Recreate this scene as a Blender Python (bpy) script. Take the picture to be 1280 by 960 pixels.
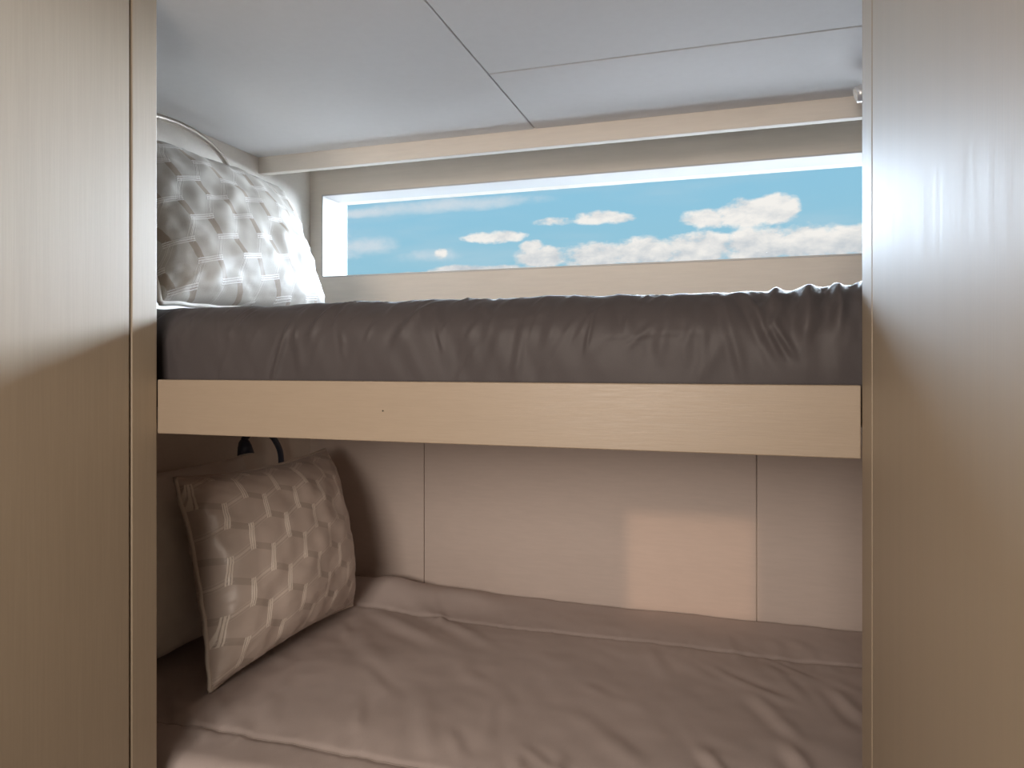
import bpy, bmesh, math, random
import numpy as np
from mathutils import Vector, noise as mn

for o in list(bpy.data.objects):
    bpy.data.objects.remove(o)
SC = bpy.context.scene
COL = SC.collection
CZ = 1.08                      # camera height above the floor (m)

# ------------------------------------------------------------------ camera
cam = bpy.data.cameras.new('camera')
cam.sensor_width = 36.0
cam.lens = 36.0 * 890 / 1280
cam.shift_y = -25 / 1280
cam.clip_start = 0.01
camo = bpy.data.objects.new('camera', cam)
camo.location = (0, 0, CZ)
camo.rotation_euler = (math.radians(90), 0, math.radians(17.5))
COL.objects.link(camo)
SC.camera = camo

# ------------------------------------------------------------------ look
SC.view_settings.view_transform = 'Standard'
SC.view_settings.look = 'None'
SC.view_settings.exposure = 0.0
SC.view_settings.gamma = 1.0
SC.view_settings.use_curve_mapping = False
SC.cycles.max_bounces = 10
SC.cycles.diffuse_bounces = 6
SC.cycles.sample_clamp_indirect = 6.0
SC.cycles.use_denoising = True


# ------------------------------------------------------------------ node helper
class NT:
    def __init__(self, tree):
        self.t = tree
        tree.nodes.clear()

    def n(self, typ, **kw):
        nd = self.t.nodes.new(typ)
        for k, v in kw.items():
            setattr(nd, k, v)
        return nd

    def put(self, sock, val):
        if hasattr(val, 'is_linked'):
            self.t.links.new(val, sock)
        elif val is not None:
            if sock.type == 'RGBA' and len(val) == 3:
                val = (*val, 1)
            sock.default_value = val

    def m(self, op, a, b=None, c=None, clamp=False):
        nd = self.n('ShaderNodeMath', operation=op, use_clamp=clamp)
        for i, v in enumerate((a, b, c)):
            if v is not None:
                self.put(nd.inputs[i], v)
        return nd.outputs[0]

    def vm(self, op, a, b=None, out=0):
        nd = self.n('ShaderNodeVectorMath', operation=op)
        self.put(nd.inputs[0], a)
        if b is not None:
            self.put(nd.inputs[1], b)
        return nd.outputs[out]

    def sstep(self, x, a, b, lo=0.0, hi=1.0):
        nd = self.n('ShaderNodeMapRange', interpolation_type='SMOOTHSTEP')
        self.put(nd.inputs[0], x)
        for i, v in enumerate((a, b, lo, hi)):
            self.put(nd.inputs[i + 1], v)
        return nd.outputs[0]

    def mix(self, f, a, b, blend='MIX'):
        nd = self.n('ShaderNodeMix', data_type='RGBA', blend_type=blend)
        self.put(nd.inputs[0], f)
        self.put(nd.inputs[6], a)
        self.put(nd.inputs[7], b)
        return nd.outputs[2]

    def sep(self, v):
        nd = self.n('ShaderNodeSeparateXYZ')
        self.put(nd.inputs[0], v)
        return nd.outputs

    def comb(self, x, y, z):
        nd = self.n('ShaderNodeCombineXYZ')
        for i, v in enumerate((x, y, z)):
            self.put(nd.inputs[i], v)
        return nd.outputs[0]

    def noise(self, vec, scale, detail=3, rough=.5):
        nd = self.n('ShaderNodeTexNoise')
        self.put(nd.inputs['Vector'], vec)
        nd.inputs['Scale'].default_value = scale
        nd.inputs['Detail'].default_value = detail
        nd.inputs['Roughness'].default_value = rough
        return nd.outputs[0]

    def scaled(self, vec, s):
        nd = self.n('ShaderNodeMapping')
        self.put(nd.inputs[0], vec)
        nd.inputs['Scale'].default_value = s
        return nd.outputs[0]


# ------------------------------------------------------------------ sky (world)
W = bpy.data.worlds.new('sky')
SC.world = W
W.use_nodes = True
w = NT(W.node_tree)
tc = w.n('ShaderNodeTexCoord')
dx, dy, dz = w.sep(tc.outputs['Generated'])[:3]
dyc = w.m('MAXIMUM', dy, 0.05)
az = w.m('DIVIDE', dx, dyc)            # tangent of the bearing
el = w.m('DIVIDE', dz, dyc)            # tangent of the height
cv = w.comb(az, w.m('MULTIPLY', el, 1.7), 0.0)
nz = w.noise(cv, 16.0, 8, .6)
nz2 = w.noise(cv, 46.0, 6, .6)
wob = w.m('ADD', w.m('MULTIPLY', w.m('SUBTRACT', nz, .5), 2.2), w.m('MULTIPLY', w.m('SUBTRACT', nz2, .5), 1.1))
# cumulus heads: bearing, height, half width, half height, weight
CLOUDS = [(0.012, .200, .055, .0230, 1.0), (-0.030, .198, .045, .0160, .95), (.050, .205, .034, .023, 1.0),
          (-.245, .206, .045, .0080, .7), (-.190, .208, .045, .011, .85), (-.155, .204, .025, .008, .7),
          (-.335, .188, .045, .0110, .95), (-.370, .190, .03, .009, .9),
          (-.47, .134, .05, .010, .95), (-.40, .138, .06, .012, .95), (-.33, .138, .05, .010, .8),
          (-.43, .168, .012, .010, .6), (-.27, .156, .05, .018, .95), (-.285, .172, .02, .010, .9), (-.19, .154, .06, .022, 1.0),
          (-.12, .158, .06, .023, 1.0), (-.05, .158, .06, .025, 1.0), (.03, .158, .06, .028, 1.0), (.09, .160, .06, .026, 1.0), (.15, .156, .06, .024, 1.0),
          (.22, .158, .09, .028, 1.0), (.33, .165, .10, .032, 1.0), (.45, .21, .08, .025, .9)]
THIN = [(-.64, .203, .07, .020, 1.0), (-.58, .186, .09, .016, 1.0), (-.63, .175, .08, .014, 1.0), (-.42, .240, .16, .012, .9), (-.57, .238, .08, .008, .9), (-.45, .166, .05, .012, .7)]


def blobs(lst):
    tot = None
    for a0, e0, ra, re, wt in lst:
        da = w.m('DIVIDE', w.m('SUBTRACT', az, a0), ra)
        de = w.m('DIVIDE', w.m('SUBTRACT', el, e0), re)
        d2 = w.m('ADD', w.m('MULTIPLY', da, da), w.m('MULTIPLY', de, de))
        v = w.m('MULTIPLY', w.m('SUBTRACT', 1.0, d2), wt)
        tot = v if tot is None else w.m('SMOOTH_MAX', tot, v, .35)
    return tot


cover = blobs(CLOUDS)
thin = w.m('ADD', blobs(THIN), w.m('MULTIPLY', wob, .8))
nzu = w.noise(w.vm('ADD', cv, (-.006, .016, 0)), 16.0, 8, .6)
cover = w.m('ADD', cover, wob)
mask = w.sstep(cover, .0, .62)
lit = w.m('SUBTRACT', w.m('ADD', .86, w.m('MULTIPLY', w.m('SUBTRACT', nz, nzu), 2.2)), w.sstep(el, .180, .135, 0, .45), clamp=True)
cloud_c = w.mix(lit, (.46, .52, .58), (.90, .88, .84))
blue = w.mix(w.sstep(el, .10, .28), (.30, .56, .69), (.27, .56, .74))
haze = w.sstep(w.noise(w.scaled(cv, (1, 3, 1)), 3.0, 4), .48, .72)
blue = w.mix(w.m('MULTIPLY', haze, .35), blue, (.52, .66, .74))
blue = w.mix(w.sstep(thin, -.2, 1.3, 0, .75), blue, (.72, .76, .80))
skyc = w.mix(mask, blue, cloud_c)
below = w.sstep(dz, -.03, .01)
skyc = w.mix(below, (.10, .14, .16), skyc)
bg = w.n('ShaderNodeBackground')
w.put(bg.inputs[0], skyc)
bg.inputs[1].default_value = 1.0
w.t.links.new(bg.outputs[0], w.n('ShaderNodeOutputWorld').inputs[0])


# ------------------------------------------------------------------ lights
def lamp(name, typ, loc, energy, color, target=None, **kw):
    d = bpy.data.lights.new(name, typ)
    d.energy = energy
    d.color = color
    for k, v in kw.items():
        setattr(d, k, v)
    o = bpy.data.objects.new(name, d)
    o.location = loc
    if target is not None:
        o.rotation_euler = (Vector(target) - Vector(loc)).to_track_quat('-Z', 'Y').to_euler()
    COL.objects.link(o)
    return o


# hazy daylight coming in through the long window
# (a broad bright sky, its two halves)
lamp('daylight', 'SUN', (1.5, 4, 2.6), 37.0, (.75, .865, 1.0), target=(1.5 - 3 * .46, 4 - 3, 2.6 - 3 * .44), angle=math.radians(58))
lamp('daylight', 'SUN', (-1.5, 4, 2.6), 12.5, (.66, .82, 1.0), target=(-1.5 + 3 * .42, 4 - 3, 2.6 - 3 * .44), angle=math.radians(58))
# added sun shining upwards through the window to brighten the niche ceiling
lamp('upward_fill', 'SUN', (0, 4, .4), 1.3, (.88, .93, 1.0), target=(-.2, 4 - 3, .4 + 3 * .22), angle=math.radians(34))
# warm passage lamp behind the camera, plus an added fill at camera height
lamp('passage_lamp', 'AREA', (-.30, -1.30, CZ + .36), 6.6, (1.0, .87, .75), target=(-.35, 1.3, .95), shape='DISK', size=.62, spread=math.radians(90))
lamp('camera_fill', 'AREA', (-.27, -.25, CZ + .0), 2.5, (1.0, .87, .75), target=(-.45, 1.3, .75), shape='DISK', size=.24, spread=math.radians(130))
# added warm sun from behind, casting the square patch in the lower bunk
lamp('patch_sun', 'SUN', (-.1, -3, 2), .5, (1.0, .62, .38), target=(-.1, 0, 2 - 3 * .25), angle=math.radians(.7))


# ------------------------------------------------------------------ materials
def mat(name, base, rough=.5, build=None, **kw):
    M = bpy.data.materials.new(name)
    M.use_nodes = True
    g = NT(M.node_tree)
    p = g.n('ShaderNodeBsdfPrincipled')
    g.t.links.new(p.outputs[0], g.n('ShaderNodeOutputMaterial').inputs[0])
    p.inputs['Base Color'].default_value = (*base, 1)
    p.inputs['Roughness'].default_value = rough
    for k, v in kw.items():
        p.inputs[k.replace('_', ' ')].default_value = v
    if build:
        build(g, p)
    return M


def bump(g, p, h, strength, dist=.002):
    b = g.n('ShaderNodeBump')
    b.inputs['Strength'].default_value = strength
    b.inputs['Distance'].default_value = dist
    g.put(b.inputs['Height'], h)
    g.t.links.new(b.outputs[0], p.inputs['Normal'])


def laminate(base, scale, amt=.10, rough=.54):
    def build(g, p):
        o = g.n('ShaderNodeTexCoord').outputs['Object']
        a = g.noise(g.scaled(o, scale), 1.0, 4, .6)
        b = g.noise(g.scaled(o, tuple(s * .12 for s in scale)), 1.0, 3)
        f = g.m('ADD', g.m('MULTIPLY', a, .7), g.m('MULTIPLY', b, .3))
        lo = tuple(c * (1 - amt) for c in base)
        hi = tuple(min(1, c * (1 + amt)) for c in base)
        g.put(p.inputs['Base Color'], g.mix(g.sstep(f, .3, .7), lo, hi))
        g.put(p.inputs['Roughness'], g.sstep(a, .2, .8, rough - .05, rough + .05))
        bump(g, p, a, .10, .001)
    return build


def cloth(base, weave=900, amt=.06, rough=.85):
    def build(g, p):
        o = g.n('ShaderNodeTexCoord').outputs['Object']
        a = g.noise(o, weave, 2)
        b = g.noise(o, 9, 3)
        f = g.m('ADD', g.m('MULTIPLY', a, .5), g.m('MULTIPLY', b, .5))
        g.put(p.inputs['Base Color'], g.mix(g.sstep(f, .3, .7), tuple(c * (1 - amt) for c in base), tuple(c * (1 + amt) for c in base)))
        bump(g, p, a, .12, .0006)
    return build


def jacquard(base, line, dark, swap, LW=.6, BW=.9, RO=.42):
    """satin with a woven honeycomb of fine double bars"""
    def build(g, p):
        uv = g.n('ShaderNodeUVMap').outputs[0]
        o = g.n('ShaderNodeTexCoord').outputs['Object']
        x, y = g.sep(uv)[:2]
        if swap:
            x, y = y, x
        x = g.m('MULTIPLY', x, -1.0)
        x = g.m('ADD', x, g.m('MULTIPLY', y, .16))
        P = g.comb(g.m('MULTIPLY', x, 5.4), g.m('MULTIPLY', y, 8.0), 0.0)
        R = (1.0, 1.7320508, 1.0)
        H = (.5, .8660254, 0.0)
        a = g.vm('SUBTRACT', g.vm('MODULO', g.vm('ADD', P, (20, 34.641016, 0)), R), H)
        b = g.vm('SUBTRACT', g.vm('MODULO', g.vm('ADD', P, (20.5, 35.507041, 0)), R), H)
        la, lb = g.vm('LENGTH', a, out=1), g.vm('LENGTH', b, out=1)
        f = g.m('LESS_THAN', lb, la)
        mx = g.n('ShaderNodeMix', data_type='VECTOR')
        g.put(mx.inputs[0], f)
        g.put(mx.inputs[4], a)
        g.put(mx.inputs[5], b)
        gx, gy = g.sep(mx.outputs[1])[:2]
        ax = g.m('ABSOLUTE', gx)
        d1 = g.m('ADD', g.m('MULTIPLY', gx, .5), g.m('MULTIPLY', gy, .8660254))
        d2 = g.m('SUBTRACT', g.m('MULTIPLY', gx, .5), g.m('MULTIPLY', gy, .8660254))
        e0 = g.m('SUBTRACT', .5, ax)                       # bars
        e1 = g.m('SUBTRACT', .5, g.m('ABSOLUTE', d1))      # long thin lines
        e2 = g.m('SUBTRACT', .5, g.m('ABSOLUTE', d2))      # broad tone bands
        ay = g.m('ABSOLUTE', gy)
        ba = g.m('MULTIPLY', g.sstep(e0, .066, .056), g.sstep(ay, .34, .31))
        bb = g.m('MULTIPLY', g.sstep(ax, .066, .056), g.sstep(ay, .42, .45))
        off = g.m('MINIMUM', e0, ax)
        split = g.sstep(g.m('ABSOLUTE', g.m('SUBTRACT', off, .026)), .004, .012)
        bar = g.m('MULTIPLY', g.m('MAXIMUM', ba, bb), split)
        l1 = g.m('MULTIPLY', g.sstep(e1, .034, .022), g.sstep(e1, .004, .010))
        l1b = g.sstep(g.m('ABSOLUTE', g.m('SUBTRACT', e1, .10)), .013, .005)
        l1 = g.m('MAXIMUM', l1, g.m('MULTIPLY', l1b, .45))
        bd = g.sstep(e2, .10, .085)
        c = g.mix(g.m('MULTIPLY', bd, BW), base, dark)
        c = g.mix(g.m('MULTIPLY', l1, LW), c, line)
        c = g.mix(bar, c, line)
        tone = g.noise(o, 16, 2)
        c = g.mix(g.sstep(tone, .35, .75, 0, .18), c, dark)
        g.put(p.inputs['Base Color'], c)
        g.put(p.inputs['Roughness'], g.m('SUBTRACT', RO, g.m('MULTIPLY', bar, .12)))
        h = g.m('ADD', g.m('ADD', bar, g.m('MULTIPLY', l1, .6)), g.m('MULTIPLY', g.noise(o, 700, 2), .25))
        bump(g, p, h, .35, .0012)
    return build


TAN = (.36, .29, .21)
M_wall = mat('grained_laminate', TAN, build=laminate(TAN, (420, 420, 9), .05), Specular_IOR_Level=.8)
M_post = mat('grained_laminate_edge', TAN, build=laminate(TAN, (420, 420, 9), .05, rough=.52), Specular_IOR_Level=.8)
M_board = mat('grained_laminate_board', (.30, .238, .178), build=laminate((.30, .238, .178), (30, 300, 420), .03, .45))
CREAM = (.78, .72, .645)
M_cream = mat('cream_wall_vinyl', CREAM, build=laminate(CREAM, (14, 120, 160), .03, .5))
M_lower = mat('taupe_wall_vinyl', (.61, .525, .482), build=laminate((.61, .525, .482), (20, 160, 160), .03, .5))
M_ceil = mat('white_ceiling_panel', (.80, .802, .81), build=laminate((.80, .802, .81), (60, 60, 60), .015, .5))
M_gap = mat('dark_gap', (.03, .022, .016), .8)
M_reveal = mat('white_window_surround', (.62, .61, .60), build=laminate((.62, .61, .60), (40, 40, 40), .02, .5))
M_floor = mat('passage_floor', (.07, .045, .03), build=laminate((.07, .045, .03), (60, 4, 60), .2, .4))
M_spread = mat('grey_bedspread', (.066, .058, .060), build=cloth((.066, .058, .060), rough=.8), Specular_IOR_Level=.16, Sheen_Weight=.03)
M_comf = mat('taupe_comforter', (.56, .488, .468), build=cloth((.56, .488, .468)), Specular_IOR_Level=.2)
M_stitch = mat('stitching', (.33, .28, .255), .8, build=cloth((.33, .28, .255)))
M_ticking = mat('mattress_ticking', (.55, .52, .48), .9, build=cloth((.55, .52, .48)))
M_pillow = mat('pale_pillowcase', (.80, .76, .71), build=cloth((.80, .76, .71), 1000, .03), Sheen_Weight=.1)
M_cush_up = mat('silver_jacquard', (.44, .41, .365), build=jacquard((.44, .41, .365), (.62, .59, .55), (.29, .235, .185), True, .5, .85, .55), Specular_IOR_Level=.2)
M_cush_lo = mat('taupe_jacquard', (.58, .495, .445), build=jacquard((.58, .495, .445), (.92, .84, .76), (.30, .245, .205), False, .6, .42, .36), Sheen_Weight=.1)
M_pipe_up = mat('silver_piping', (.62, .58, .52), .5, build=cloth((.62, .58, .52)))
M_pipe_lo = mat('pale_piping', (.56, .49, .43), .5, build=cloth((.56, .49, .43)))


def metal(base):
    def build(g, p):
        o = g.n('ShaderNodeTexCoord').outputs['Object']
        a = g.noise(o, 400, 2)
        g.put(p.inputs['Roughness'], g.sstep(a, .2, .8, .28, .42))
    return build


M_nickel = mat('brushed_nickel', (.42, .37, .32), .35, build=metal(0), Metallic=.8)
M_navy = mat('blue_black_flex', (.038, .046, .075), .45, build=metal(0))
M_chrome = mat('white_chrome', (.82, .82, .84), .2, build=metal(0), Metallic=.6)
M_lens = mat('lamp_lens', (.75, .73, .68), .3, build=metal(0))

M_glass = bpy.data.materials.new('window_glass')
M_glass.use_nodes = True
g = NT(M_glass.node_tree)
tr = g.n('ShaderNodeBsdfTransparent')
gl = g.n('ShaderNodeBsdfGlossy')
gl.inputs['Roughness'].default_value = .02
fr = g.n('ShaderNodeFresnel')
fr.inputs[0].default_value = 1.45
ms = g.n('ShaderNodeMixShader')
g.put(ms.inputs[0], g.m('MULTIPLY', fr.outputs[0], .06))
g.t.links.new(tr.outputs[0], ms.inputs[1])
g.t.links.new(gl.outputs[0], ms.inputs[2])
g.t.links.new(ms.outputs[0], g.n('ShaderNodeOutputMaterial').inputs[0])


# ------------------------------------------------------------------ geometry helpers
def link(name, me, m, parent=None, smooth=False):
    o = bpy.data.objects.new(name, me)
    COL.objects.link(o)
    if m is not None:
        me.materials.append(m)
    if parent is not None:
        o.parent = parent
    if smooth:
        me.polygons.foreach_set('use_smooth', [True] * len(me.polygons))
    return o


def boxes(name, lst, m, parent=None, bev=0.0, kind=None, off=(0, 0, 0)):
    """lst of (x0,x1,y0,y1,z0,z1); one mesh; `off` is the parent's location"""
    bm = bmesh.new()
    for x0, x1, y0, y1, z0, z1 in lst:
        vs = [bm.verts.new((x - off[0], y - off[1], z - off[2])) for x in (x0, x1) for y in (y0, y1) for z in (z0, z1)]
        for f in ((0, 1, 3, 2), (4, 6, 7, 5), (0, 4, 5, 1), (2, 3, 7, 6), (0, 2, 6, 4), (1, 5, 7, 3)):
            bm.faces.new([vs[i] for i in f])
    bmesh.ops.recalc_face_normals(bm, faces=bm.faces)
    if bev:
        bmesh.ops.bevel(bm, geom=list(bm.edges), offset=bev, segments=2, affect='EDGES', profile=.5)
    me = bpy.data.meshes.new(name)
    bm.to_mesh(me)
    bm.free()
    o = link(name, me, m, parent)
    if kind:
        o['kind'] = kind
    return o


def empty(name, loc, label, cat, group=None):
    o = bpy.data.objects.new(name, None)
    o.empty_display_size = .05
    o.location = loc
    COL.objects.link(o)
    return tag(o, label, cat, group)


def tag(o, label, cat, group=None):
    o['label'] = label
    o['category'] = cat
    if group:
        o['group'] = group
    return o


def spline(pts, n):
    """Catmull-Rom through pts"""
    pts = [Vector(p) for p in pts]
    P = [pts[0] * 2 - pts[1]] + pts + [pts[-1] * 2 - pts[-2]]
    out = []
    for i in range(1, len(P) - 2):
        for k in range(n):
            t = k / n
            a, b, c, d = P[i - 1], P[i], P[i + 1], P[i + 2]
            out.append(.5 * ((2 * b) + (c - a) * t + (2 * a - 5 * b + 4 * c - d) * t * t + (3 * b - 3 * c + d - a) * t ** 3))
    out.append(pts[-1])
    return out


def tube_mesh(name, pts, r, seg=12, closed=False, radii=None):
    bm = bmesh.new()
    rings = []
    n = len(pts)
    up = Vector((0.13, .21, .97)).normalized()
    for i, p in enumerate(pts):
        a = pts[(i - 1) % n] if (closed or i > 0) else p
        b = pts[(i + 1) % n] if (closed or i < n - 1) else p
        t = (b - a).normalized()
        s = t.cross(up)
        if s.length < 1e-3:
            s = t.cross(Vector((1, 0, 0)))
        s.normalize()
        q = s.cross(t).normalized()
        up = q if not closed else up
        rr = radii[i] if radii else r
        rings.append([bm.verts.new(p + (s * math.cos(k * 2 * math.pi / seg) + q * math.sin(k * 2 * math.pi / seg)) * rr) for k in range(seg)])
    for i in range(n if closed else n - 1):
        A, B = rings[i], rings[(i + 1) % n]
        for k in range(seg):
            bm.faces.new((A[k], A[(k + 1) % seg], B[(k + 1) % seg], B[k]))
    if not closed:
        bm.faces.new(rings[0][::-1])
        bm.faces.new(rings[-1])
    bmesh.ops.recalc_face_normals(bm, faces=bm.faces)
    me = bpy.data.meshes.new(name)
    bm.to_mesh(me)
    bm.free()
    return me


def grid_mesh(name, V, uv=None, closed_u=False):
    """V: array (nu,nv,3)"""
    nu, nv = V.shape[:2]
    me = bpy.data.meshes.new(name)
    faces = []
    for i in range(nu - 1):
        for j in range(nv - 1):
            faces.append((i * nv + j, (i + 1) * nv + j, (i + 1) * nv + j + 1, i * nv + j + 1))
    me.from_pydata([tuple(p) for p in V.reshape(-1, 3)], [], faces)
    me.update()
    return me


# ------------------------------------------------------------------ the room
XL, XR = -.753, .119           # passage walls
D = .78                        # front of the bunks
HL, HR = -1.105, .80           # head and foot ends of the bunk niche
YB = 1.68                      # back wall
CT = CZ + .50                  # niche ceiling
PT = 2.06                      # passage ceiling

boxes('floor', [(-1.25, .95, -1.5, 1.9, -.06, 0)], M_floor, kind='structure')
boxes('wall_left', [(XL - .03, XL, -1.45, .7335, 0, PT)], M_wall, bev=.0012, kind='structure')
boxes('wall_right', [(XR, XR + .03, -1.45, .7235, 0, PT)], M_wall, bev=.0012, kind='structure')
boxes('trim_1', [(XL - .03, XL, .7375, D, 0, PT)], M_post, bev=.0015, kind='structure')
boxes('trim_2', [(XR, XR + .03, .7265, D, 0, PT)], M_post, bev=.0015, kind='structure')
# dark cores behind the joints, closing the niche towards the passage
boxes('wall_front', [(-1.25, XL - .03, D - .035, D - .005, 0, PT), (XR + .03, .95, D - .035, D - .005, 0, PT),
                     (XL - .045, XL - .0301, -1.45, D - .01, 0, PT),
                     (XR + .0301, XR + .045, -1.45, D - .01, 0, PT)], M_gap, kind='structure')
RX0, RX1, RZ0, RZ1 = -.245, .040, CZ + .20, CZ + .447    # opening added in the unseen rear wall to shape the warm patch
boxes('trim_4', [(XL + .0005, XR - .0005, D - .03, D - .0005, CT - .0005, PT)], M_post, bev=.0012, kind='structure')
boxes('wall_rear', [(XL - .05, RX0, -1.5, -1.4501, 0, PT), (RX1, XR + .05, -1.5, -1.4501, 0, PT),
                    (RX0, RX1, -1.5, -1.4501, 0, RZ0), (RX0, RX1, -1.5, -1.4501, RZ1, PT)], M_wall, kind='structure')

ce = boxes('ceiling', [(-1.25, .95, D - .0, 1.47, CT + .014, CT + .06), (-1.25, .95, 1.47, 1.9, CT + .125, CT + .16), (XL - .05, XR + .05, -1.5, D - .0301, PT, PT + .05)], M_gap, kind='structure')
SX, SY = -.409, 1.16
for r in ((HL, SX - .0016, D, 1.4598), (SX + .0016, HR, D, SY - .0016), (SX + .0016, HR, SY + .0016, 1.4598)):
    boxes('ceiling_panel', [(r[0], r[1], r[2], r[3], CT, CT + .0138)], M_ceil, ce, bev=.0012)
boxes('ceiling_panel', [(XL, XR, -1.45, D - .0305, PT - .012, PT - .0002)], M_ceil, ce)

# end walls of the niche
boxes('wall_head', [(HL - .05, HL, D - .004, YB + .15, 0, CT + .124)], M_cream, kind='structure')
boxes('wall_foot', [(HR, HR + .05, D - .004, YB + .15, 0, CT + .124)], M_cream, kind='structure')

# back wall with the window opening
WX0, WX1 = -1.068, .70
WZ0, WZ1 = CZ + .233, CZ + .4565
YG = 1.76
wb = boxes('wall_back', [(HL, HR, YB, YG + .05, CZ - .10, WZ0), (HL, HR, YB, YG + .05, WZ1, CT + .124),
                         (HL, WX0, YB, YG + .05, WZ0, WZ1), (WX1, HR, YB, YG + .05, WZ0, WZ1),
                         (HL, HR, YB + .012, YG + .05, 0, CZ - .10)], M_cream, kind='structure')
S1, S2 = -.767, .043
for a, b in ((HL, S1 - .001), (S1 + .001, S2 - .001), (S2 + .001, HR)):
    boxes('wall_panel', [(a, b, YB, YB + .0118, .0, CZ - .1005)], M_lower, wb, bev=.0006)

# window: a thin white lining, an outer frame and the long pane
t_ = .004
wn = boxes('window_1', [(WX0, WX1, YB - .0015, YG, WZ1 - t_, WZ1 - .0002), (WX0, WX1, YB - .0015, YG, WZ0 + .0002, WZ0 + t_),
                        (WX0 + .0002, WX0 + t_, YB - .0015, YG, WZ0 + t_, WZ1 - t_), (WX1 - t_, WX1 - .0002, YB - .0015, YG, WZ0 + t_, WZ1 - t_)],
           M_reveal, kind='structure')
boxes('pane', [(WX0, WX1, YG + .001, YG + .006, WZ0, WZ1)], M_glass, wn)
# board hanging from the ceiling in front of the window
boxes('trim_3', [(HL + .0005, HR - .0005, 1.46, 1.48, CZ + .4605, CT + .1245)], M_cream, bev=.0012, kind='structure')

# ------------------------------------------------------------------ upper bunk
BZ1, BZ0 = CZ - .0212, CZ - .0945
ub = empty('bunk', (-.317, 1.2, BZ0), 'upper bunk shelf with a tan grained front board, carrying the grey mattress', 'bunk')
of = (-.317, 1.2, BZ0)
boxes('front_board', [(XL + .0008, XR - .0008, D - .0005, D + .018, BZ0, BZ1)], M_board, ub, bev=.0012, off=of)
boxes('base_panel', [(HL + .001, HR - .001, D + .0185, YB - .001, BZ0 + .012, BZ0 + .030)], M_lower, ub, off=of)
me = tube_mesh('screw_hole', [Vector((-.4105 - of[0], D - .0003 - of[1], CZ - .057 - of[2])), Vector((-.4105 - of[0], D - .0012 - of[1], CZ - .057 - of[2]))], .0010, 8)
link('screw_hole', me, M_gap, ub)

# ------------------------------------------------------------------ cloth helpers
def N(x, y, z=0.0):
    return mn.noise(Vector((x, y, z)))


def ridge(x, y, x0, y0, x1, y1, wd, amp):
    """one crease along a segment, fading at its ends"""
    dxs, dys = x1 - x0, y1 - y0
    L2 = dxs * dxs + dys * dys
    t = ((x - x0) * dxs + (y - y0) * dys) / L2
    if t < -.2 or t > 1.2:
        return 0.0
    cx, cy = x0 + t * dxs, y0 + t * dys
    d = math.hypot(x - cx, y - cy)
    if d > 4 * wd:
        return 0.0
    s = ((x - cx) * dys - (y - cy) * dxs)
    fade = math.exp(-((t - .5) / .42) ** 4)
    q = d / wd * (1 if s > 0 else -1)
    return amp * fade * (math.exp(-q * q) - .55 * math.exp(-(q - 1.7) ** 2))


rnd = random.Random(7)
# mattress under its fitted grey spread: a profile swept along the bed
prof = []
Zb, Zt = BZ0 + .031, CZ + .083
Y0, Y1 = D + .0215, YB - .006
R_ = .052
prof.append((Y0 + .035, Zb))
prof.append((Y0 + .012, Zb + .004))
for k in range(26):
    t = k / 25
    z = Zb + .02 + (Zt - R_ - Zb - .02) * t
    prof.append((Y0 + .010 * (1 - math.sin(math.pi * (.15 + .35 * t))), z))
for k in range(1, 20):
    a = math.pi / 2 * k / 19
    prof.append((Y0 + R_ * 1.15 * (1 - math.cos(a)), Zt - R_ + R_ * math.sin(a)))
ye = prof[-1][0]
for k in range(1, 26):
    prof.append((ye + (Y1 - .02 - ye) * k / 25, Zt - .004 * math.sin(math.pi * k / 25)))
prof += [(Y1, Zt - .02), (Y1, Zb + .02), (Y1 - .01, Zb)]
prof = np.array(prof)
nt = len(prof)
dP = np.gradient(prof, axis=0)
nrm = np.stack([-dP[:, 1], dP[:, 0]], 1)
nrm /= np.linalg.norm(nrm, axis=1)[:, None]
arc = np.concatenate([[0], np.cumsum(np.linalg.norm(np.diff(prof, axis=0), axis=1))])
XS = np.concatenate([np.linspace(HL + .006, -.80, 50)[:-1], np.linspace(-.80, .17, 760), np.linspace(.17, HR - .006, 90)[1:]])
ns = len(XS)
folds = []
for i in range(80):                                   # hanging creases over the front edge
    x = rnd.uniform(-1.0, .75)
    dens = 1.0 if x > -.25 else .7
    ln = rnd.uniform(.03, .10)
    top = rnd.uniform(.05 + ln, .20)
    lean = rnd.uniform(-.045, .012)
    folds.append((x, top, x + lean, top - ln, rnd.uniform(.004, .010), rnd.uniform(.0005, .0020) * dens))
for i in range(90):                                   # short sharp tucks under the top edge
    x = rnd.uniform(-.78, .16)
    ln = rnd.uniform(.015, .05)
    top = rnd.uniform(.13, .225)
    lean = rnd.uniform(-.03, .02)
    folds.append((x, top, x + lean, top - ln, rnd.uniform(.0022, .0042), rnd.uniform(.0006, .0018)))
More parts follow.
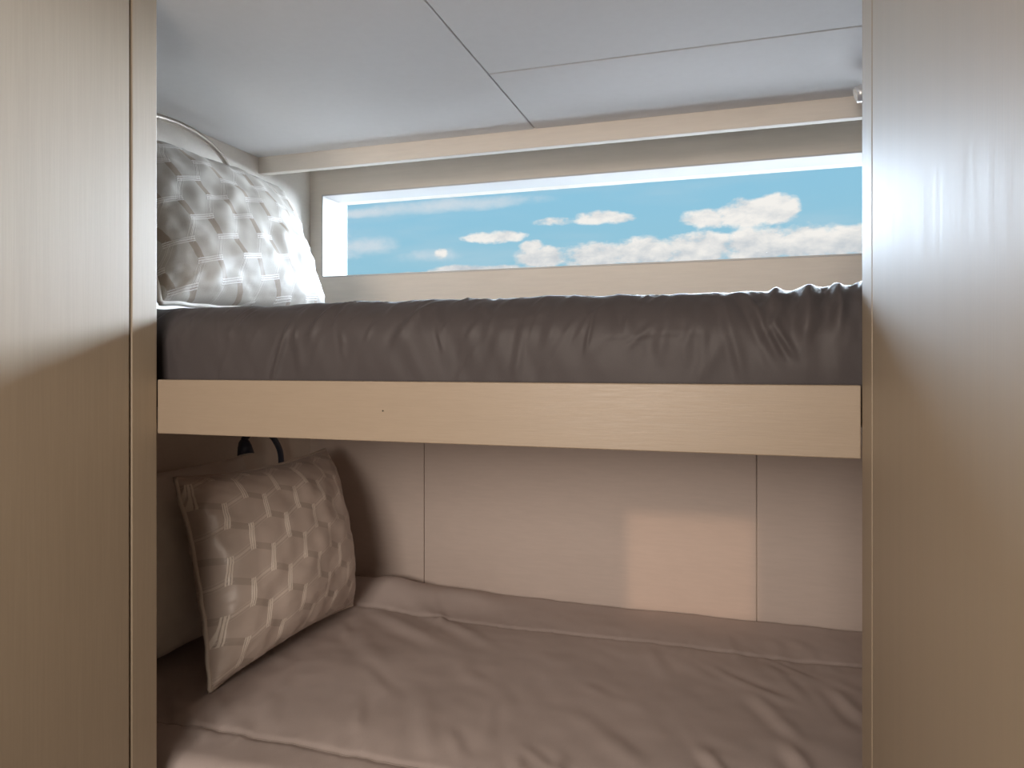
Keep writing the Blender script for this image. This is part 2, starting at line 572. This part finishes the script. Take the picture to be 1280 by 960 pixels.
# the creases that stand out
folds += [(-.555, .150, -.592, .045, .0045, .0042), (-.50, .185, -.53, .11, .006, .004), (-.36, .18, -.41, .10, .006, .004),
          (-.235, .15, -.25, .06, .006, .0020), (-.185, .19, -.215, .09, .007, .0022), (-.06, .2, -.085, .08, .007, .0020), (-.02, .18, .01, .06, .006, .0022),
          (.0, .19, .045, .085, .006, .0055), (.03, .14, .06, .09, .004, .005), (.075, .205, .07, .11, .009, .009), (.105, .2, .10, .11, .007, .009),
          (.135, .21, .135, .12, .009, .009), (.045, .205, .035, .14, .007, .006),
          (-.15, .115, -.03, .121, .003, .0010), (-.28, .135, -.20, .145, .003, .0012)]
V = np.zeros((ns, nt, 3))
for i, x in enumerate(XS):
    swell = .004 * N(x * 3.1, 2.2) + (.004 if x > .02 else 0) * min(1, max(0, (x - .02) / .05))
    mine = [f for f in folds if abs(x - (f[0] + f[2]) / 2) < abs(f[0] - f[2]) / 2 + .05]
    for j in range(nt):
        y, z = prof[j]
        s = arc[j]
        front = 1.0 if s < .33 else max(0.0, 1 - (s - .33) / .2)
        if j < 2 or j >= nt - 3:
            V[i, j] = (x, y, z)
            continue
        d = front * (.0026 * N(x * 17 + s * 6, s * 5, 1.3) + .0010 * N(x * 48 + s * 20, s * 9, 5.1) + (.0028 * N(x * 26, 3.3) if x > -.5 else .001 * N(x * 26, 3.3)) * math.exp(-((s - .185) / .035) ** 2))
        d += swell * (1 if s > .03 else 0)
        for f in mine:
            d += .75 * front * ridge(x, s, f[0], f[1], f[2], f[3], f[4], f[5])
        low = min(1.0, max(0.0, (s - .03) / .05))
        d = d * low
        d = max(d, -.012)
        yy, zz = y + nrm[j, 0] * d, z + nrm[j, 1] * d
        V[i, j] = (x, max(yy, D + .0195) if zz < BZ1 + .004 else yy, zz)
me = grid_mesh('mattress', V)
bm = bmesh.new()
bm.from_mesh(me)
bmesh.ops.holes_fill(bm, edges=[e for e in bm.edges if e.is_boundary], sides=0)
bmesh.ops.recalc_face_normals(bm, faces=bm.faces)
bm.to_mesh(me)
bm.free()
mu = link('mattress', me, M_spread, smooth=True)
tag(mu, 'mattress in a wrinkled grey spread on the upper bunk under the window', 'mattress')

# ------------------------------------------------------------------ lower bunk
LZ = CZ - .565
lbo = (-.317, 1.2, 0)
lb = empty('bunk', lbo, 'lower bunk base under the taupe comforter, below the tan front board', 'bunk')
boxes('front_board', [(XL + .0008, XR - .0008, D - .0005, D + .018, .02, LZ - .10)], M_board, lb, bev=.0012, off=lbo)
boxes('base_panel', [(HL + .001, HR - .001, D + .0185, YB - .001, LZ - .17, LZ - .15)], M_lower, lb, off=lbo)
boxes('support', [(HL + .001, HR - .001, D + .05, D + .07, 0, LZ - .1702), (HL + .001, HR - .001, YB - .05, YB - .03, 0, LZ - .1702)], M_lower, lb, off=lbo)
ml = boxes('mattress', [(HL + .004, HR - .004, D + .024, YB - .008, LZ - .1498, LZ - .026)], M_ticking, bev=.012)
tag(ml, 'mattress of the lower bunk hidden under the taupe comforter', 'mattress')

CX0, CX1, CY0, CY1 = HL + .003, HR - .004, D + .0195, YB - .004
SB, SF = 1.462, .912                                   # stitched lines along the comforter
nx, ny = 420, 220
rnd = random.Random(21)
puck = []
for i in range(70):
    x = rnd.uniform(-1.0, .6)
    y = rnd.uniform(.86, 1.44)
    a = rnd.uniform(1.75, 2.5)
    L = rnd.uniform(.08, .22)
    puck.append((x, y, x + L * math.cos(a), y + L * math.sin(a), rnd.uniform(.008, .018), rnd.uniform(.001, .0034)))
puck += [(-.30, .98, -.25, .86, .010, .008), (-.24, 1.0, -.21, .86, .010, .007), (-.05, 1.08, .02, .93, .010, .008), (.07, 1.13, .12, .96, .012, .009),
         (.02, 1.3, .10, 1.12, .014, .006), (.16, 1.35, .2, 1.2, .012, .006), (-.80, 1.46, -.55, 1.30, .02, .008), (-.72, 1.52, -.45, 1.33, .018, .006),
         (-.78, 1.35, -.6, 1.15, .02, .006), (-.5, 1.1, -.42, .93, .016, .005), (-.9, .98, -.75, .88, .014, .006), (-.95, 1.02, -.83, .90, .012, .006)]
for i in range(60):                                    # puckers along the two stitched lines
    x = -1.05 + i * .031 + rnd.uniform(-.008, .008)
    for S in (SB, SF):
        L = rnd.uniform(.02, .05)
        puck.append((x, S - L, x + rnd.uniform(-.02, .02), S + L, .006, rnd.uniform(.0006, .0016)))


def seam_y(x, S):
    return S + .010 * N(x * 4.1, S * 5) + .004 * N(x * 13, S * 9)


def comforter_z(x, y, fine=True):
    z = LZ + .010 * N(x * 2.2, y * 2.6, .4) + .004 * N(x * 7, y * 6, 3.2)
    for S in (SB, SF):
        dd = (y - seam_y(x, S))
        z -= .0028 * math.exp(-(dd / .007) ** 2) + .0035 * math.exp(-(dd / .05) ** 2)
    z += .003
    # lump pushed up behind the patterned cushion
    lx, ly = (x + .80), (y - 1.56)
    z += .040 * math.exp(-(lx / .10) ** 2 - (ly / .07) ** 2)
    z += .018 * math.exp(-((x + .62) / .10) ** 2 - ((y - 1.59) / .05) ** 2)
    # dips under the cushion and the pillow
    z -= .010 * math.exp(-((x + .93) / .13) ** 2 - ((y - 1.2) / .25) ** 2)
    if fine:
        for f in puck:
            if min(f[0], f[2]) - .06 < x < max(f[0], f[2]) + .06 and min(f[1], f[3]) - .06 < y < max(f[1], f[3]) + .06:
                z += .62 * ridge(x, y, *f)
        z += .0011 * N(x * 26 + y * 14, y * 22 - x * 9, 7.7)
    e = min(y - CY0, 1.0)
    if e < .05:                                        # rounded front edge
        z -= .05 - math.sqrt(max(0, .05 ** 2 - (.05 - e) ** 2))
    e = CY1 - y
    if e < .03:
        z -= (.03 - math.sqrt(max(0, .03 ** 2 - (.03 - e) ** 2))) * .6
    return max(z, LZ - .06 if y < CY0 + .03 else LZ - .0255)


top = np.zeros((nx, ny, 3))
for i, x in enumerate(np.linspace(CX0, CX1, nx)):
    for j, y in enumerate(np.linspace(CY0, CY1, ny)):
        top[i, j] = (x, y, comforter_z(x, y))
drop = np.zeros((nx, 10, 3))
for i in range(nx):
    x = top[i, 0, 0]
    z0 = top[i, 0, 2]
    for k in range(10):
        q = (9 - k + 1) / 10
        drop[i, k] = (x, CY0 + .0003 * N(x * 20, q * 3), z0 - (z0 - (LZ - .099)) * q)
me = grid_mesh('comforter', np.concatenate([drop, top], axis=1))
comf = link('comforter', me, M_comf, smooth=True)
sol = comf.modifiers.new('thickness', 'SOLIDIFY')
sol.thickness = .0012
sol.offset = -1
tag(comf, 'taupe comforter with stitched lines spread over the lower bunk', 'comforter')
for S in (SB, SF):
    pts = [Vector((x, seam_y(x, S), comforter_z(x, seam_y(x, S)) + .0001)) for x in np.linspace(CX0 + .02, CX1 - .02, 260)]
    link('stitched_line', tube_mesh('stitched_line', pts, .0006, 6), M_stitch, comf, True)


# ------------------------------------------------------------------ cushions and pillows
def cushion(name, corners, thick, mface, mpipe, label, cat, group=None, pinch=.07, seed=1, power=.42, n=72, front_bias=.55, wrk=1.0):
    """corners: bottom-near, bottom-far, top-far, top-near; the face looks towards +X"""
    c = [Vector(p) for p in corners]
    base = (c[0] + c[1]) / 2
    root = empty(name, base, label, cat, group)
    A, B = (c[1] - c[0] + c[2] - c[3]) / 2, (c[3] - c[0] + c[2] - c[1]) / 2
    nv = A.cross(B).normalized()
    if nv.x < 0:
        nv = -nv
    AL, BL = A.length, B.length

    def pos(u, v):
        uu = u * (1 - pinch * (1 - v * v) * abs(u) ** 2)
        vv = v * (1 - pinch * (1 - u * u) * abs(v) ** 2)
        s, t = (uu + 1) / 2, (vv + 1) / 2
        return c[0] * (1 - s) * (1 - t) + c[1] * s * (1 - t) + c[2] * s * t + c[3] * (1 - s) * t - base

    def edge_wave(u, v):
        return nv * .004 * wrk * N(u * 5 + seed * 3.1, v * 5)

    def hgt(u, v, side):
        q = max(0.0, (1 - u * u)) * max(0.0, (1 - v * v))
        h = thick * (front_bias if side > 0 else 1 - front_bias) * q ** power
        k = wrk * min(1, q * 9)
        h += k * (.005 * N(u * 2.3 + seed, v * 2.1, side) + .0032 * N(u * 6 + seed, v * 5, side * 2) + .0012 * N(u * 15, v * 13, seed))
        ed = 1 - max(abs(u), abs(v))
        h += wrk * .0035 * math.exp(-ed / .16) * min(1, ed / .03) * (N(u * 17 + seed, v * 17, 4))
        # drag creases running in from the corners
        r = (abs(u) - abs(v))
        h += wrk * .004 * math.exp(-(r / .12) ** 2) * max(0, (abs(u) + abs(v)) / 2 - .55) * N(r * 30, abs(u) * 2, seed + side) * 3 * k
        return h
    ts = np.sin(np.linspace(-math.pi / 2, math.pi / 2, n + 1))
    ts = .55 * ts + .45 * np.linspace(-1, 1, n + 1)
    bm = bmesh.new()
    ul = bm.loops.layers.uv.new('UVMap')
    uvs = {}
    rows = {}
    for side in (1, -1):
        for i, u in enumerate(ts):
            for j, v in enumerate(ts):
                rim = i in (0, n) or j in (0, n)
                if rim and side < 0:
                    rows[(side, i, j)] = rows[(1, i, j)]
                    continue
                p = pos(u, v) + edge_wave(u, v)
                if not rim:
                    p = p + nv * side * hgt(u, v, side)
                vt = bm.verts.new(p)
                rows[(side, i, j)] = vt
                uvs[vt] = (u * AL / 2 / .44 * 1.0, v * BL / 2 / .44 * 1.0)
    for side in (1, -1):
        for i in range(n):
            for j in range(n):
                q = [rows[(side, i, j)], rows[(side, i + 1, j)], rows[(side, i + 1, j + 1)], rows[(side, i, j + 1)]]
                f = bm.faces.new(q if side > 0 else q[::-1])
                f.smooth = True
                for l in f.loops:
                    l[ul].uv = uvs[l.vert]
    bmesh.ops.recalc_face_normals(bm, faces=bm.faces)
    me = bpy.data.meshes.new('cover')
    bm.to_mesh(me)
    bm.free()
    link('cover', me, mface, root)
    if mpipe:
        per = [(u, -1) for u in ts[:-1]] + [(1, v) for v in ts[:-1]] + [(-u, 1) for u in ts[:-1]] + [(-1, -v) for v in ts[:-1]]
        pts = [pos(u, v) + edge_wave(u, v) for u, v in per]
        link('piping', tube_mesh('piping', pts, .0042, 8, True), mpipe, root, True)
    else:
        # open end hem of a pillowcase
        pts = [pos(-1, v) + edge_wave(-1, v) for v in ts]
        link('hem', tube_mesh('hem', pts, .0022, 8), mface, root, True)
    return root


cushion('throw_pillow', [(-.855, 1.00, CZ - .556), (-.835, 1.435, CZ - .548), (-.94, 1.492, CZ - .205), (-.95, 1.022, CZ - .203)], .155,
        M_cush_lo, M_pipe_lo, 'taupe satin patterned cushion with pale piping on the lower bunk', 'cushion', 'patterned cushions', seed=3, pinch=.08, front_bias=.7)
cushion('throw_pillow', [(-.80, .835, CZ + .089), (-.80, 1.275, CZ + .089), (-.955, 1.345, CZ + .380), (-.955, .900, CZ + .376)], .12,
        M_cush_up, M_pipe_up, 'pale silver patterned cushion on the upper bunk by the window', 'cushion', 'patterned cushions', seed=8, pinch=.035)
cushion('bed_pillow', [(-1.03, .86, CZ - .55), (-1.03, 1.42, CZ - .55), (-1.05, 1.33, CZ - .205), (-1.05, .84, CZ - .20)], .10,
        M_pillow, None, 'pale bed pillow behind the taupe cushion on the lower bunk', 'pillow', seed=5, pinch=.03, power=.36, front_bias=.5)


# ------------------------------------------------------------------ gooseneck reading lamps on the head wall
def disc_tube(name, a, b, r, m, parent, seg=28, r2=None):
    me = tube_mesh(name, [Vector(a), Vector(a).lerp(Vector(b), .5), Vector(b)], r, seg, radii=[r, r, r2 or r])
    o = link(name, me, m, parent)
    bv = o.modifiers.new('bevel', 'BEVEL')
    bv.width = .0015
    bv.segments = 2
    return o


def reading_lamp(loc, path, head, r, m, label):
    """loc: point on the head wall; path: gooseneck points relative to loc"""
    root = empty('reading_lamp', loc, label, 'reading lamp', 'gooseneck reading lamps')
    disc_tube('wall_mount', (0, 0, 0), (.016, 0, 0), .027, m, root)
    pts = spline(path, 22)
    rad = [r * (1 + .05 * (k % 2)) for k in range(len(pts))]
    link('gooseneck', tube_mesh('gooseneck', pts, r, 14, radii=rad), m, root, True)
    e, d = Vector(head[0]), Vector(head[1]).normalized()
    prof = [(0, .008), (.006, .012), (.016, .015), (.034, .0185), (.036, .0172), (.030, .0150)]
    hp = [e + d * q[0] for q in prof[:4]]
    h = link('lamp_head', tube_mesh('lamp_head', hp, .01, 24, radii=[q[1] for q in prof[:4]]), m, root, True)
    link('lens', tube_mesh('lens', [e + d * .0335, e + d * .0352], .0155, 24), M_lens, h)
    return root


reading_lamp((HL, 1.325, CZ + .30),
             [(.014, 0, 0), (.035, 0, .03), (.045, -.012, .09), (.045, -.032, .135), (.045, -.075, .162), (.045, -.13, .176), (.045, -.20, .178), (.047, -.27, .165), (.055, -.32, .13)],
             ((.055, -.32, .13), (.3, -.4, -1)), .0055, M_nickel, 'brushed metal gooseneck reading lamp arching over the silver cushion, upper bunk')
reading_lamp((HL, 1.475, CZ - .37),
             [(.014, 0, 0), (.034, 0, .03), (.045, .006, .085), (.045, .013, .125), (.045, .005, .165), (.045, -.035, .205), (.045, -.09, .215), (.047, -.128, .200)],
             ((.047, -.128, .200), (.25, -.10, -1)), .0068, M_navy, 'blue black gooseneck reading lamp behind the pillows of the lower bunk')

# small swivelling spotlight under the niche ceiling, at the right post
sp = empty('ceiling_spotlight', (.234, 1.36, CT), 'small white chrome spotlight on the ceiling beside the right post', 'spotlight')
disc_tube('ceiling_mount', (0, 0, 0), (0, 0, -.008), .026, M_chrome, sp)
link('stem', tube_mesh('stem', [Vector((0, 0, -.006)), Vector((0, 0, -.022))], .005, 12), M_chrome, sp, True)
hd = [Vector((.012, 0, -.020)), Vector((.006, 0, -.0215)), Vector((-.012, 0, -.026)), Vector((-.030, 0, -.031)), Vector((-.036, 0, -.0325))]
h = link('lamp_head', tube_mesh('lamp_head', hd, .01, 24, radii=[.006, .010, .013, .0145, .0135]), M_chrome, sp, True)
link('lens', tube_mesh('lens', [Vector((-.0355, 0, -.0323)), Vector((-.0372, 0, -.0328))], .0115, 24), M_lens, h)
